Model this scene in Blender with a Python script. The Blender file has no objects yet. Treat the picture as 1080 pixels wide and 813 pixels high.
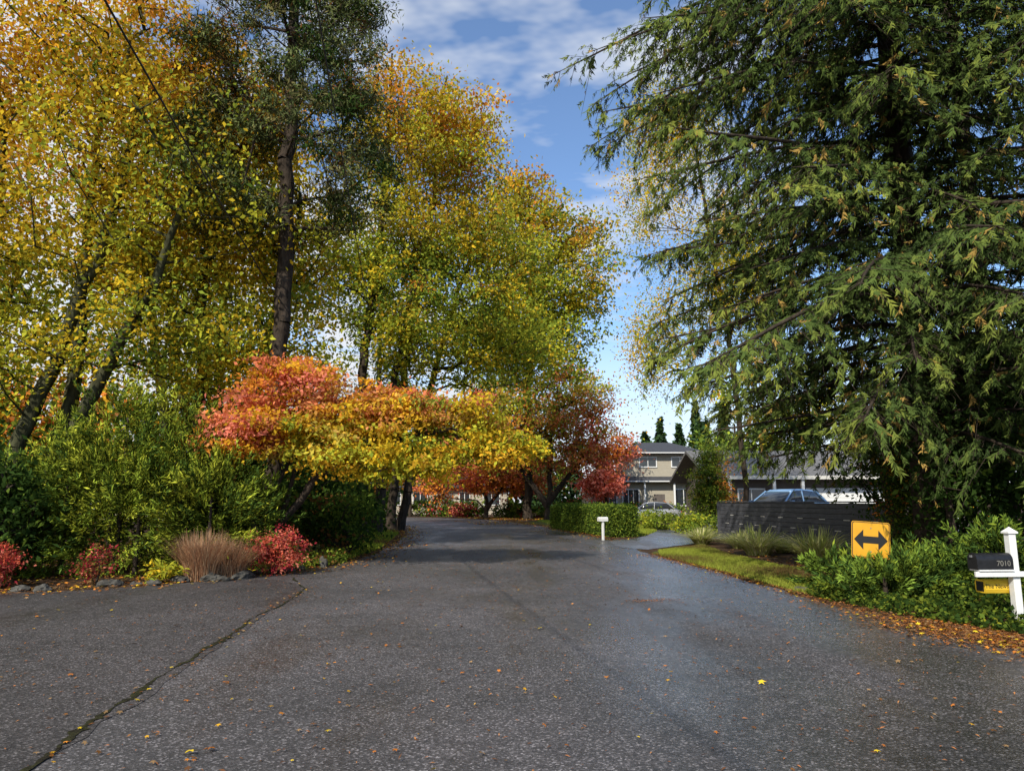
import bpy, math, numpy as np
from mathutils import Vector, geometry
R0 = np.random.default_rng
scene = bpy.context.scene
COL = scene.collection

# ------------------------------------------------------------------ utils
def link(o, parent=None):
    COL.objects.link(o)
    if parent: o.parent = parent
    return o
def empty(name, loc=(0,0,0), rz=0, sc=1):
    e = bpy.data.objects.new(name, None); e.location = loc; e.rotation_euler = (0,0,rz); e.scale=(sc,)*3
    e.empty_display_size=.2
    return link(e)
def mesh_np(name, V, F, mat, parent=None, col=None, smooth=False):
    V = np.asarray(V, dtype=np.float32); F = np.asarray(F, dtype=np.int32)
    me = bpy.data.meshes.new(name)
    me.vertices.add(len(V)); me.vertices.foreach_set('co', V.ravel())
    m,k = F.shape
    me.loops.add(m*k); me.loops.foreach_set('vertex_index', F.ravel())
    me.polygons.add(m); me.polygons.foreach_set('loop_start', np.arange(m, dtype=np.int32)*k)
    if smooth: me.polygons.foreach_set('use_smooth', np.ones(m, dtype=bool))
    me.update(calc_edges=True)
    if col is not None:
        a = me.color_attributes.new('Col','FLOAT_COLOR','POINT')
        c = np.ones((len(V),4), dtype=np.float32); c[:,:3] = col
        a.data.foreach_set('color', c.ravel())
    me.materials.append(mat)
    return link(bpy.data.objects.new(name, me), parent)
def mesh_py(name, V, F, mat, parent=None, bevel=0, smooth=False):
    me = bpy.data.meshes.new(name); me.from_pydata([tuple(v) for v in V], [], F); me.update()
    mats = mat if isinstance(mat,(list,tuple)) else [mat]
    for x in mats: me.materials.append(x)
    if smooth:
        for p in me.polygons: p.use_smooth=True
    o = link(bpy.data.objects.new(name, me), parent)
    if bevel:
        b=o.modifiers.new('b','BEVEL'); b.width=bevel; b.segments=2
    return o
def box(name, x0,x1,y0,y1,z0,z1, mat, parent=None, bevel=0):
    V=[(x0,y0,z0),(x1,y0,z0),(x1,y1,z0),(x0,y1,z0),(x0,y0,z1),(x1,y0,z1),(x1,y1,z1),(x0,y1,z1)]
    F=[(0,3,2,1),(4,5,6,7),(0,1,5,4),(1,2,6,5),(2,3,7,6),(3,0,4,7)]
    return mesh_py(name,V,F,mat,parent,bevel)
def nrm(a): return a/np.maximum(np.linalg.norm(a,axis=-1,keepdims=True),1e-9)
def inst(TV, TF, pos, d, n, sc, col=None):
    d=nrm(d); s=nrm(np.cross(n,d)); n2=np.cross(d,s)
    M=np.stack([d,s,n2],axis=2)
    sc=np.asarray(sc,dtype=float)
    if sc.ndim==1: sc=np.repeat(sc[:,None],3,1)
    T=TV[None]*sc[:,None,:]
    V=np.einsum('nij,nkj->nki',M,T)+pos[:,None,:]
    N,k=len(pos),len(TV)
    F=(TF[None]+(np.arange(N)*k)[:,None,None]).reshape(-1,TF.shape[1])
    c=None if col is None else np.repeat(col,k,axis=0)
    return V.reshape(-1,3),F,c
RH_V=np.array([[0,0,0],[.42,.30,.05],[1,0,-.08],[.42,-.30,.05]]); RH_F=np.array([[0,1,2,3]])
def leaf_geo(pos,size,col,rng,up=.7,asp=1.0):
    N=len(pos)
    n=nrm(rng.normal(size=(N,3))+np.array([0,-.25,up])*1.6)
    d=rng.normal(size=(N,3)); d[:,2]-=.3
    sc=np.stack([size,size*asp,size],1)
    return inst(RH_V,RH_F,pos,d,n,sc,col)
def tubes(P0,P1,A,B,sides=6):
    P0=np.asarray(P0,float);P1=np.asarray(P1,float);A=np.asarray(A,float);B=np.asarray(B,float)
    d=nrm(P1-P0); ref=np.where(np.abs(d[:,2:3])>.9,np.array([[1.,0,0]]),np.array([[0,0,1.]]))
    s=nrm(np.cross(d,ref)); t=np.cross(d,s)
    an=np.arange(sides)*2*np.pi/sides
    ring=np.cos(an)[None,:,None]*s[:,None,:]+np.sin(an)[None,:,None]*t[:,None,:]
    V=np.concatenate([P0[:,None]+ring*A[:,None,None],P1[:,None]+ring*B[:,None,None]],1)
    i=np.arange(sides); j=(i+1)%sides
    TF=np.stack([i,j,j+sides,i+sides],1)
    N=len(P0)
    F=(TF[None]+(np.arange(N)*2*sides)[:,None,None]).reshape(-1,4)
    return V.reshape(-1,3),F

# ------------------------------------------------------------------ materials
def newmat(name):
    m=bpy.data.materials.new(name); m.use_nodes=True; nt=m.node_tree; nt.nodes.clear()
    out=nt.nodes.new('ShaderNodeOutputMaterial'); return m,nt,out
def N(nt,t,**kw):
    n=nt.nodes.new(t)
    for k,v in kw.items():
        if k in n.inputs: n.inputs[k].default_value=v
        else: setattr(n,k,v)
    return n
def c4(c): return (c[0],c[1],c[2],1)
def ramp(nt, fac, stops):
    r=nt.nodes.new('ShaderNodeValToRGB'); e=r.color_ramp.elements
    while len(e)<len(stops): e.new(.5)
    for i,(p,c) in enumerate(stops):
        e[i].position=p; e[i].color=c4(c) if len(c)==3 else c
    nt.links.new(fac,r.inputs[0]); return r
def simple(name,col,rough=.6,metal=0,var=.15,scale=6,bump=0,bscale=40,spec=.4,stretch=None):
    m,nt,out=newmat(name); L=nt.links.new
    b=N(nt,'ShaderNodeBsdfPrincipled',Roughness=rough,Metallic=metal); b.inputs['Specular IOR Level'].default_value=spec
    tc=N(nt,'ShaderNodeTexCoord'); mp=N(nt,'ShaderNodeMapping')
    if stretch: mp.inputs['Scale'].default_value=stretch
    L(tc.outputs['Object'],mp.inputs[0])
    nz=N(nt,'ShaderNodeTexNoise',Scale=scale,Detail=3.0,Roughness=.6); L(mp.outputs[0],nz.inputs[0])
    r=ramp(nt,nz.outputs[0],[(.3,[c*(1-var) for c in col]),(.7,[min(c*(1+var),1) for c in col])])
    L(r.outputs[0],b.inputs['Base Color'])
    if bump:
        n2=N(nt,'ShaderNodeTexNoise',Scale=bscale,Detail=2.0); L(mp.outputs[0],n2.inputs[0])
        bp=N(nt,'ShaderNodeBump',Strength=bump,Distance=.03); L(n2.outputs[0],bp.inputs['Height']); L(bp.outputs[0],b.inputs['Normal'])
    L(b.outputs[0],out.inputs[0]); return m
def leafmat(name, trans=.35):
    m,nt,out=newmat(name); L=nt.links.new
    a=N(nt,'ShaderNodeAttribute',attribute_name='Col')
    d=N(nt,'ShaderNodeBsdfDiffuse'); t=N(nt,'ShaderNodeBsdfTranslucent')
    L(a.outputs['Color'],d.inputs['Color']); L(a.outputs['Color'],t.inputs['Color'])
    m1=N(nt,'ShaderNodeMixShader',Fac=trans); L(d.outputs[0],m1.inputs[1]); L(t.outputs[0],m1.inputs[2])
    L(m1.outputs[0],out.inputs[0]); return m
def plainleaf(name):
    m,nt,out=newmat(name); a=N(nt,'ShaderNodeAttribute',attribute_name='Col'); d=N(nt,'ShaderNodeBsdfDiffuse')
    nt.links.new(a.outputs['Color'],d.inputs['Color']); nt.links.new(d.outputs[0],out.inputs[0]); return m
LEAF=leafmat('leaf',.38); NEEDLE=plainleaf('needle'); DRY=plainleaf('dry_leaf')
BARK=simple('bark',(.05,.038,.028),.9,var=.5,scale=9,bump=.8,bscale=18,stretch=(1,1,.3),spec=.1)
BARKM=simple('mossy_bark',(.055,.055,.028),.9,var=.6,scale=6,bump=.8,bscale=18,stretch=(1,1,.4),spec=.1)
WHITE=simple('white_paint',(.75,.75,.72),.5,var=.06,scale=12)
BLACK=simple('black_paint',(.015,.015,.016),.35,var=.3,scale=20)
YEL=simple('yellow_sign',(.66,.33,.018),.4,var=.08,scale=5)
YELP=simple('yellow_plastic',(.75,.48,.03),.4,var=.08,scale=6)
BLK2=simple('matte_black',(.012,.012,.012),.6,var=.1)
GREYW=simple('grey_stained_wood',(.07,.072,.082),.6,var=.3,scale=3,bump=.3,bscale=30,stretch=(1,1,6))
STEEL=simple('galvanised_steel',(.25,.25,.25),.5,metal=.6)
TAN=simple('tan_siding',(.38,.34,.26),.7,var=.08,scale=2,stretch=(1,1,14))
TAN2=simple('beige_siding',(.42,.37,.29),.7,var=.08,scale=2,stretch=(1,1,14))
TRIM=simple('trim',(.6,.58,.52),.6,var=.05)
DWALL=simple('dark_wall',(.12,.10,.085),.8,var=.15,scale=3)
ROOF=simple('shingles',(.15,.145,.14),.85,var=.35,scale=5,bump=.5,bscale=14,stretch=(1,3,3))
ROOFD=simple('dark_shingles',(.055,.057,.065),.85,var=.35,scale=5,bump=.5,bscale=14,stretch=(1,3,3))
GLASS=simple('window_glass',(.03,.035,.04),.06,var=.2,spec=.8)
CONC=simple('concrete',(.26,.26,.25),.6,var=.2,scale=1.5,bump=.2,bscale=60)
ROCK=simple('rock',(.085,.08,.068),.9,var=.5,scale=7,bump=.8,bscale=16,spec=.15)
TYRE=simple('tyre',(.02,.02,.02),.8)
RIM=simple('rim',(.5,.5,.52),.3,metal=.9)

def asphalt(name, k=1.0, tint=(1,1,1), spec=.3):
    m,nt,out=newmat(name); L=nt.links.new
    b=N(nt,'ShaderNodeBsdfPrincipled'); b.inputs['Specular IOR Level'].default_value=spec
    tc=N(nt,'ShaderNodeTexCoord')
    v=N(nt,'ShaderNodeTexVoronoi',Scale=80.0); L(tc.outputs['Object'],v.inputs['Vector'])
    sp=N(nt,'ShaderNodeSeparateColor'); L(v.outputs['Color'],sp.inputs[0])
    r=ramp(nt,sp.outputs[0],[(0,[.028*k*t for t in tint]),(.6,[.055*k*t for t in tint]),(.88,[.10*k*t for t in tint]),(1,[.24*k*t for t in tint])])
    n1=N(nt,'ShaderNodeTexNoise',Scale=.35,Detail=3.0,Roughness=.6); L(tc.outputs['Object'],n1.inputs[0])
    r1=ramp(nt,n1.outputs[0],[(.35,(.72,.71,.70)),(.65,(1.25,1.2,1.21))])
    n3=N(nt,'ShaderNodeTexNoise',Scale=5.0,Detail=4.0,Roughness=.7); L(tc.outputs['Object'],n3.inputs[0])
    r3=ramp(nt,n3.outputs[0],[(.3,(.76,.76,.76)),(.7,(1.2,1.2,1.2))])
    mx=N(nt,'ShaderNodeMix',data_type='RGBA',blend_type='MULTIPLY'); mx.inputs[0].default_value=1
    L(r.outputs[0],mx.inputs[6]); L(r1.outputs[0],mx.inputs[7])
    mx2=N(nt,'ShaderNodeMix',data_type='RGBA',blend_type='MULTIPLY'); mx2.inputs[0].default_value=1
    L(mx.outputs[2],mx2.inputs[6]); L(r3.outputs[0],mx2.inputs[7])
    L(mx2.outputs[2],b.inputs['Base Color'])
    mp=N(nt,'ShaderNodeMapping'); mp.inputs['Scale'].default_value=(.6,.16,1); mp.inputs['Location'].default_value=(.4,.2,0); L(tc.outputs['Object'],mp.inputs[0])
    n2=N(nt,'ShaderNodeTexNoise',Scale=1.0,Detail=4.0,Roughness=.6); L(mp.outputs[0],n2.inputs[0])
    sx_=N(nt,'ShaderNodeSeparateXYZ'); L(tc.outputs['Object'],sx_.inputs[0])
    mr=N(nt,'ShaderNodeMapRange'); L(sx_.outputs[0],mr.inputs[0]); mr.inputs[1].default_value=-1.5; mr.inputs[2].default_value=3.5; mr.inputs[3].default_value=.09; mr.inputs[4].default_value=-.12
    ad_=N(nt,'ShaderNodeMath',operation='ADD'); L(n2.outputs[0],ad_.inputs[0]); L(mr.outputs[0],ad_.inputs[1])
    rr=ramp(nt,ad_.outputs[0],[(.36,(.22,.22,.22)),(.60,(.68,.68,.68))]); L(rr.outputs[0],b.inputs['Roughness'])
    bp=N(nt,'ShaderNodeBump',Strength=.4,Distance=.006)
    L(v.outputs['Distance'],bp.inputs['Height']); L(bp.outputs[0],b.inputs['Normal'])
    L(b.outputs[0],out.inputs[0]); return m
ASPH=asphalt('asphalt',1.15,(1.06,1,.99),.55); ASPH2=asphalt('asphalt_apron',.88,(1.08,1,.97),.35); ASPHD=asphalt('asphalt_drive',1.8,(1,1,1.03),.6)

def groundmat(name, cols, s1=1.2, s2=25, bump=.6):
    m,nt,out=newmat(name); L=nt.links.new
    b=N(nt,'ShaderNodeBsdfPrincipled',Roughness=.9); b.inputs['Specular IOR Level'].default_value=.1
    tc=N(nt,'ShaderNodeTexCoord')
    n1=N(nt,'ShaderNodeTexNoise',Scale=s1,Detail=5.0,Roughness=.7); L(tc.outputs['Object'],n1.inputs[0])
    r=ramp(nt,n1.outputs[0],[(.32+.36*i/(len(cols)-1),c) for i,c in enumerate(cols)])
    n2=N(nt,'ShaderNodeTexNoise',Scale=s2,Detail=4.0,Roughness=.8); L(tc.outputs['Object'],n2.inputs[0])
    r2=ramp(nt,n2.outputs[0],[(.3,(.5,.5,.5)),(.7,(1.4,1.4,1.4))])
    mx=N(nt,'ShaderNodeMix',data_type='RGBA',blend_type='MULTIPLY'); mx.inputs[0].default_value=1
    L(r.outputs[0],mx.inputs[6]); L(r2.outputs[0],mx.inputs[7]); L(mx.outputs[2],b.inputs['Base Color'])
    bp=N(nt,'ShaderNodeBump',Strength=bump,Distance=.04); L(n2.outputs[0],bp.inputs['Height']); L(bp.outputs[0],b.inputs['Normal'])
    L(b.outputs[0],out.inputs[0]); return m
SOIL=groundmat('mulch',[(.045,.03,.02),(.075,.045,.025),(.12,.06,.03)])
TURF=groundmat('turf',[(.06,.055,.018),(.11,.12,.025),(.17,.17,.04)],.8,40)
MOSS=groundmat('mossy_dark',[(.018,.014,.011),(.035,.034,.014),(.05,.05,.02)],6,30)

# ------------------------------------------------------------------ camera, world, sun
cam=bpy.data.cameras.new('camera'); co=bpy.data.objects.new('camera',cam); link(co)
cam.sensor_width=36; cam.lens=25; cam.clip_end=2000
co.location=(0,0,1.6); co.rotation_euler=(math.radians(90+9.2),0,0); scene.camera=co
scene.view_settings.view_transform='Standard'; scene.view_settings.look='None'; scene.view_settings.exposure=0
EL,AZ=math.radians(38),math.radians(205)   # azimuth clockwise from +Y
sd=bpy.data.lights.new('sun','SUN'); sd.energy=5.0; sd.angle=math.radians(.5); sd.color=(1,.94,.83)
so=bpy.data.objects.new('sun',sd); link(so)
sv=Vector((math.sin(AZ)*math.cos(EL),math.cos(AZ)*math.cos(EL),math.sin(EL)))
so.rotation_euler=sv.to_track_quat('Z','Y').to_euler(); so.location=sv*50
w=bpy.data.worlds.new('World'); scene.world=w; w.use_nodes=True; nt=w.node_tree; nt.nodes.clear(); L=nt.links.new
out=N(nt,'ShaderNodeOutputWorld'); bg=N(nt,'ShaderNodeBackground',Strength=.15)
sky=N(nt,'ShaderNodeTexSky',sky_type='NISHITA'); sky.sun_disc=False; sky.sun_elevation=EL; sky.sun_rotation=AZ; sky.air_density=1.0; sky.dust_density=.2; sky.ozone_density=2.0
tc=N(nt,'ShaderNodeTexCoord'); sx=N(nt,'ShaderNodeSeparateXYZ'); L(tc.outputs['Generated'],sx.inputs[0])
mz=N(nt,'ShaderNodeMath',operation='MAXIMUM'); L(sx.outputs[2],mz.inputs[0]); mz.inputs[1].default_value=0
az=N(nt,'ShaderNodeMath',operation='ADD'); L(mz.outputs[0],az.inputs[0]); az.inputs[1].default_value=.15
dx=N(nt,'ShaderNodeMath',operation='DIVIDE'); L(sx.outputs[0],dx.inputs[0]); L(az.outputs[0],dx.inputs[1])
dy=N(nt,'ShaderNodeMath',operation='DIVIDE'); L(sx.outputs[1],dy.inputs[0]); L(az.outputs[0],dy.inputs[1])
cb=N(nt,'ShaderNodeCombineXYZ'); L(dx.outputs[0],cb.inputs[0]); L(dy.outputs[0],cb.inputs[1])
mpw=N(nt,'ShaderNodeMapping'); mpw.inputs['Location'].default_value=(3.3,.2,0); mpw.inputs['Scale'].default_value=(1.2,1.9,1); mpw.inputs['Rotation'].default_value=(0,0,.5); L(cb.outputs[0],mpw.inputs[0])
nz=N(nt,'ShaderNodeTexNoise',Scale=1.4,Detail=5.0,Roughness=.6); L(mpw.outputs[0],nz.inputs[0])
ad=N(nt,'ShaderNodeMath',operation='MULTIPLY_ADD'); L(dx.outputs[0],ad.inputs[0]); ad.inputs[1].default_value=-.14; L(nz.outputs[0],ad.inputs[2])
cr=ramp(nt,ad.outputs[0],[(.46,(.03,.03,.03)),(.64,(1,1,1))])
hz=ramp(nt,mz.outputs[0],[(.02,(1,1,1)),(.25,(0,0,0))])
mxf=N(nt,'ShaderNodeMath',operation='MAXIMUM'); L(cr.outputs[0],mxf.inputs[0]); L(hz.outputs[0],mxf.inputs[1])
tint=N(nt,'ShaderNodeMix',data_type='RGBA',blend_type='MULTIPLY'); tint.inputs[0].default_value=1; L(sky.outputs[0],tint.inputs[6]); tint.inputs[7].default_value=(1.0,1.16,1.32,1)
cc=ramp(nt,nz.outputs[0],[(.4,(6.1,6.3,6.6)),(.68,(5.3,5.6,6.1))])
mx=N(nt,'ShaderNodeMix',data_type='RGBA'); L(mxf.outputs[0],mx.inputs[0]); L(tint.outputs[2],mx.inputs[6]); L(cc.outputs[0],mx.inputs[7])
L(mx.outputs[2],bg.inputs[0]); L(bg.outputs[0],out.inputs[0])

# ------------------------------------------------------------------ ground sheets
def chaikin(P,n=2):
    P=np.array(P,float)
    for _ in range(n):
        Q=np.roll(P,-1,0); P=np.stack([.75*P+.25*Q,.25*P+.75*Q],1).reshape(-1,2)
    return P
def resample(P,step=.5,jit=.05,seed=0):
    rng=R0(seed); out=[]
    for a,b in zip(P,np.roll(P,-1,0)):
        d=np.linalg.norm(b-a); k=max(1,min(60,int(d/step)))
        for i in range(k): out.append(a+(b-a)*i/k+rng.normal(size=2)*jit)
    return np.array(out)
def sheet(name,P,z,mat,smooth=2,jit=.04,seed=0,step=.5):
    P=chaikin(P,smooth) if smooth else np.array(P,float)
    if jit: P=resample(P,step,jit,seed)
    V=[Vector((x,y,z)) for x,y in P]
    T=geometry.tessellate_polygon([V])
    F=[]
    for t in T:
        a,b,c=[V[i] for i in t]
        F.append(tuple(t) if (b-a).cross(c-a).z>0 else tuple(reversed(t)))
    return mesh_py(name,V,F,mat)
sheet('ground',[(-400,-200),(400,-200),(400,600),(-400,600)],-.004,SOIL,0,0)
road=[(-60,-30),(30,-30),(30,-3),(12,0),(7.8,4.2),(5.6,7.6),(4.9,12.1),(4.7,16.7),(4.1,22),(4.1,29.6),(2.2,44.5),(.2,56),(-5,67),(-18,77),(-40,82),(-40,74),(-20,70),(-12,60),(-7.4,48),(-5.3,36.6),(-4.2,26.5),(-4.2,20),(-4.8,16.9),(-6.6,14.2),(-8.8,12.7),(-14,11.6),(-30,9.5),(-60,8.5)]
sheet('road',road,.004,ASPH,2,.05,1)
sheet('asphalt_apron',[(-2.7,-8),(-2.85,4.5),(-3.15,7.4),(-3.5,10.5),(-3.75,13.6),(-5,15.4),(-6.6,14.0),(-8.8,12.5),(-14,11.4),(-30,9.3),(-58,8),(-58,-8)],.008,ASPH2,1,.03,2,.3)
sheet('driveway',[(3.9,23.5),(6.0,26.0),(9.4,31.6),(13,38),(24,44),(24,36),(10,34),(12,46),(8.5,46),(7.5,38),(5.6,31.5),(3.6,29.2)],.012,ASPHD,1,.03,3)
sheet('lawn',[(5.0,11.8),(4.8,16.7),(4.25,21.5),(4.6,23.6),(6.2,25.6),(8.0,28.5),(8.2,24),(8.0,20),(8.2,16),(8.5,13)],.010,TURF,1,.06,4)
sheet('planting_bed',[(6.6,17.5),(6.3,21),(6.5,24.2),(7.6,28),(8.4,31),(9.3,30),(10.0,24),(10.2,18)],.014,SOIL,1,.06,8)
sheet('front_lawn',[(5.8,32.5),(7.6,38.5),(8.4,46),(9,60),(20,62),(20,66),(4,61),(.8,56),(2.4,46),(3.2,39),(4.9,33)],.008,TURF,1,.06,5)
sheet('verge_lawn',[(-5.2,24),(-5.8,34),(-9,50),(-14,60),(-24,69),(-40,72),(-40,60),(-18,50),(-9,34),(-7,24)],.004,TURF,1,.1,6)
def crack(name,pts,w,seed,z=.013):
    rng=R0(seed); P=[]; pts=np.array(pts,float)
    for a,b in zip(pts[:-1],pts[1:]):
        k=int(np.linalg.norm(b-a)/.05)
        for i in range(k): P.append(a+(b-a)*i/k)
    P=np.array(P); n=len(P); off=np.cumsum(rng.normal(size=n)*.010); off-=np.linspace(0,off[-1],n); off+=rng.normal(size=n)*.007
    sm=np.convolve(rng.normal(size=n+20),np.ones(11)/11,'valid')[:n]*2.5+1
    ww=w*np.clip(sm,.12,2.0)*(.4+rng.random(n)*.9)
    V=[];F=[]
    for i,(p,o,q) in enumerate(zip(P,off,ww)):
        V+= [(p[0]+o-q,p[1],z),(p[0]+o+q,p[1],z)]
        if i: F.append((2*i-2,2*i-1,2*i+1,2*i))
    return mesh_py(name,V,F,MOSS)
crack('pavement_crack',[(-2.8,2),(-2.88,4.5),(-3.18,7.4),(-3.52,10.5),(-3.78,13.6),(-4.6,15.4)],.022,3)
crack('pavement_crack',[(-3.3,12.4),(-5.0,12.0),(-7.0,11.6)],.008,9)

# ------------------------------------------------------------------ colour functions
C=dict(yel=(.76,.53,.035),gold=(.74,.40,.03),yg=(.49,.49,.045),lg=(.30,.37,.045),grn=(.14,.21,.03),dg=(.045,.085,.018),
 ora=(.78,.29,.045),dor=(.58,.20,.04),red=(.68,.13,.07),pink=(.84,.26,.17),brn=(.24,.11,.035),crim=(.45,.045,.06))
def pal(ws):
    K=np.array([C[k] for k in ws]); W=np.array(list(ws.values()),float); W/=W.sum()
    def f(P,cid,rng):
        m=cid.max()+1; base=rng.choice(len(K),size=m,p=W)
        idx=base[cid]; re=rng.random(len(P))<.2; idx[re]=rng.choice(len(K),size=re.sum(),p=W)
        tint=rng.uniform(.68,1.2,size=m)[cid]*rng.uniform(.82,1.15,size=len(P))
        return np.minimum(K[idx]*tint[:,None],.92)
    return f
def blend(fa,fb,wf):
    def f(P,cid,rng):
        A=fa(P,cid,rng);B=fb(P,cid,rng)
        m=cid.max()+1; t=np.clip(wf(P)+rng.normal(size=m)[cid]*.22+rng.normal(size=len(P))*.05,0,1)
        t=np.clip((t-.5)*1.8+.5,0,1)[:,None]
        return A*(1-t)+B*t
    return f

def make_tree(name,base,stems,blobs,ncl,cr,nl,ls,colf,bark=BARK,leafm=LEAF,r0=.2,seed=0,flat=.6,tip=.012,shell=.45,asp=1.0,upb=.7,rtop=.05,scale=1.0):
    rng=R0(seed)
    W=np.array([b[6] if len(b)>6 else b[3]*b[4]*b[5] for b in blobs],float); W/=W.sum()
    bi=rng.choice(len(blobs),size=ncl,p=W); B=np.array([b[:6] for b in blobs],float)[bi]
    u=nrm(rng.normal(size=(ncl,3)))*(rng.random(ncl)**shell)[:,None]*rng.uniform(.85,1.14,size=(ncl,1))
    CP=B[:,:3]+u*B[:,3:]; CP[:,2]=np.maximum(CP[:,2],.15)
    cap=ncl*8+200; pos=np.zeros((cap,3)); par=np.full(cap,-1,int); path=np.zeros(cap); cnt=np.zeros(cap); srad=np.zeros(cap); n=0
    for st in stems:
        st=np.array(st,float); prev=-1; tot=np.linalg.norm(np.diff(st,axis=0),axis=1).sum(); acc=0
        for si,(a,b) in enumerate(zip(st[:-1],st[1:])):
            Ls=np.linalg.norm(b-a); k=max(1,int(Ls/.7))
            for i in range(k+(1 if si==len(st)-2 else 0)):
                p=a+(b-a)*i/k
                if prev>=0: p=p+rng.normal(size=3)*np.array([.05,.05,0])
                pos[n]=p; par[n]=prev; fr=(acc+Ls*i/k)/tot; srad[n]=r0*(1-fr)**.8+rtop*fr
                if i==0 and prev<0: srad[n]*=1.35
                path[n]=fr*tot*.3; prev=n; n+=1
            acc+=Ls
    ns=n
    dd=np.min(np.linalg.norm(CP[:,None]-pos[None,:n],axis=2),axis=1); order=np.argsort(dd); CP=CP[order]
    for c in CP:
        d=np.linalg.norm(pos[:n]-c,axis=1)
        cost=d+.3*path[:n]+.9*np.maximum(0,pos[:n,2]-c[2]+.2*d)
        j=int(np.argmin(cost)); k=max(1,int(d[j]/.8)); prev=j; a=pos[j].copy(); Ld=d[j]
        for i in range(1,k+1):
            t=i/k; p=a+(c-a)*t
            if i<k: p=p+rng.normal(size=3)*.07*min(Ld,2)+np.array([0,0,.10*Ld*math.sin(math.pi*t)])
            if n>=cap: break
            pos[n]=p; par[n]=prev; path[n]=path[prev]+np.linalg.norm(p-pos[prev]); prev=n; n+=1
        cnt[prev]+=1
    for i in range(n-1,-1,-1):
        if par[i]>=0: cnt[par[i]]+=cnt[i]
    rad=np.maximum(tip*np.maximum(cnt[:n],1)**.5,srad[:n])
    ii=np.arange(n)[par[:n]>=0]; pp=par[ii]
    RA=np.where(ii<ns,rad[pp],np.minimum(rad[pp],rad[ii]*1.4+.01))
    V,F=tubes(pos[pp],pos[ii],RA,rad[ii],6)
    e=empty(name,base,0,scale)
    mesh_np('trunk_and_limbs',V,F,bark,e,smooth=True)
    cid=np.repeat(np.arange(ncl),nl)
    cs=rng.uniform(.5,1.4,size=ncl)
    keep=rng.random(len(cid))<np.clip(cs[cid]/1.1,.35,1); cid=cid[keep]
    LP=CP[cid]+rng.normal(size=(len(cid),3))*cr*cs[cid][:,None]*np.array([1,1,flat])
    LP[:,2]=np.maximum(LP[:,2],.03)
    col=colf(LP,cid,rng)
    V,F,c=leaf_geo(LP,ls*rng.uniform(.6,1.25,size=len(LP)),col,rng,upb,asp)
    mesh_np('foliage',V,F,leafm,e,col=c)
    return e

# ---------------- left maples
mapleA=blend(pal(dict(yg=6,lg=4,yel=4,grn=1)),pal(dict(gold=4,ora=2.2,yel=5,dor=.6)),lambda P:np.clip((P[:,2]-6)/11-.03*P[:,0],0,.75))
make_tree('bigleaf_maple_tree',(-13,19,0),
 [[(0,0,0),(-.2,0,3),(.6,.2,6),(1.5,.3,9),(2.2,.2,13)],[(-.3,.2,0),(-1.2,.3,3.5),(-2,.6,8),(-2.2,.8,13)],[(.3,-.2,0),(1.6,-.4,3.5),(3.0,-.6,6.5),(4.4,-.8,10)],[(0,.4,0),(.5,1.0,5),(.2,1.4,11),(.4,1.5,15)]],
 [(0,0,14.2,4.5,4,3.2),(-3.0,0,9.5,3.4,3.3,3.2),(2.8,-.5,10.4,3.6,3,3.2),(3,0,6.0,2.8,2.3,1.4),(-1.5,-.5,5.4,3.4,2.5,1.3)],
 580,.46,100,.16,mapleA,BARKM,r0=.24,seed=11,tip=.012)
make_tree('bigleaf_maple_tree',(-9.8,22.8,0),
 [[(0,0,0),(-.3,0,4),(-.5,.2,9),(.2,.2,15)],[(.2,0,0),(1.0,.1,4),(2.2,.2,8),(2.6,.2,12)],[(-.2,-.2,0),(-1.4,-.3,5),(-2.4,-.3,10)]],
 [(-.5,0,14.2,3.4,3.2,3.0),(-1.8,-.4,9.8,3.2,3,2.8),(1.9,-.2,9,2.5,2.5,2.6),(1.2,-.8,5.9,3,2.2,1.5)],
 470,.46,100,.165,mapleA,BARKM,r0=.22,seed=12,tip=.012)
make_tree('bigleaf_maple_tree',(-22,26,0),
 [[(0,0,0),(.5,0,6),(.3,0,14)],[(0,.2,0),(-2,.5,6),(-3,.5,12)],[(0,0,0),(2,0,6),(3.5,0,11)]],
 [(0,0,14,6,5,4),(3,0,9,5,4,3.5),(-3,0,9,5,4,4)],280,.62,60,.29,mapleA,BARKM,r0=.3,seed=13)
make_tree('bigleaf_maple_tree',(-14.5,34,0),[[(0,0,0),(.3,0,8),(.2,0,19)],[(.2,0,1),(2.4,0,9),(4,0,16)],[(0,0,1),(-2,0,9),(-3.5,0,16)]],
 [(0,0,19,5,4,4),(3.2,0,14,4,4,4),(-3.4,0,13,4.5,4,5),(1,0,8,5,4,3)],320,.75,75,.28,blend(pal(dict(yg=4,lg=3,yel=2)),pal(dict(gold=3,yel=3,ora=1)),lambda P:np.clip((P[:,2]-9)/14,0,.7)),BARKM,r0=.3,seed=14)
# ---------------- pine
C['pn']=(.13,.155,.055); C['pn2']=(.20,.18,.07)
pinec=pal(dict(dg=1.5,pn=4,pn2=1.5,brn=.4))
rng=R0(3); pb=[]
for z in np.arange(9.6,24,.62):
    r=3.9*(1-(z-9)/26)*rng.uniform(.55,1.15); a=rng.uniform(0,6.28)
    for q in range(4):
        aa=a+q*1.6+rng.uniform(-.4,.4); pb.append((math.cos(aa)*r*.78,math.sin(aa)*r*.78,z+.25,1.15,1.15,.35,1.0))
make_tree('pine_tree',(-6.9,20.3,0),[[(0,0,0),(.1,0,6),(0,.1,14),(-.1,0,24)]],pb,700,.27,150,.19,pinec,BARK,NEEDLE,r0=.24,seed=21,flat=.5,asp=.36,tip=.009,upb=.1)
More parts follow.
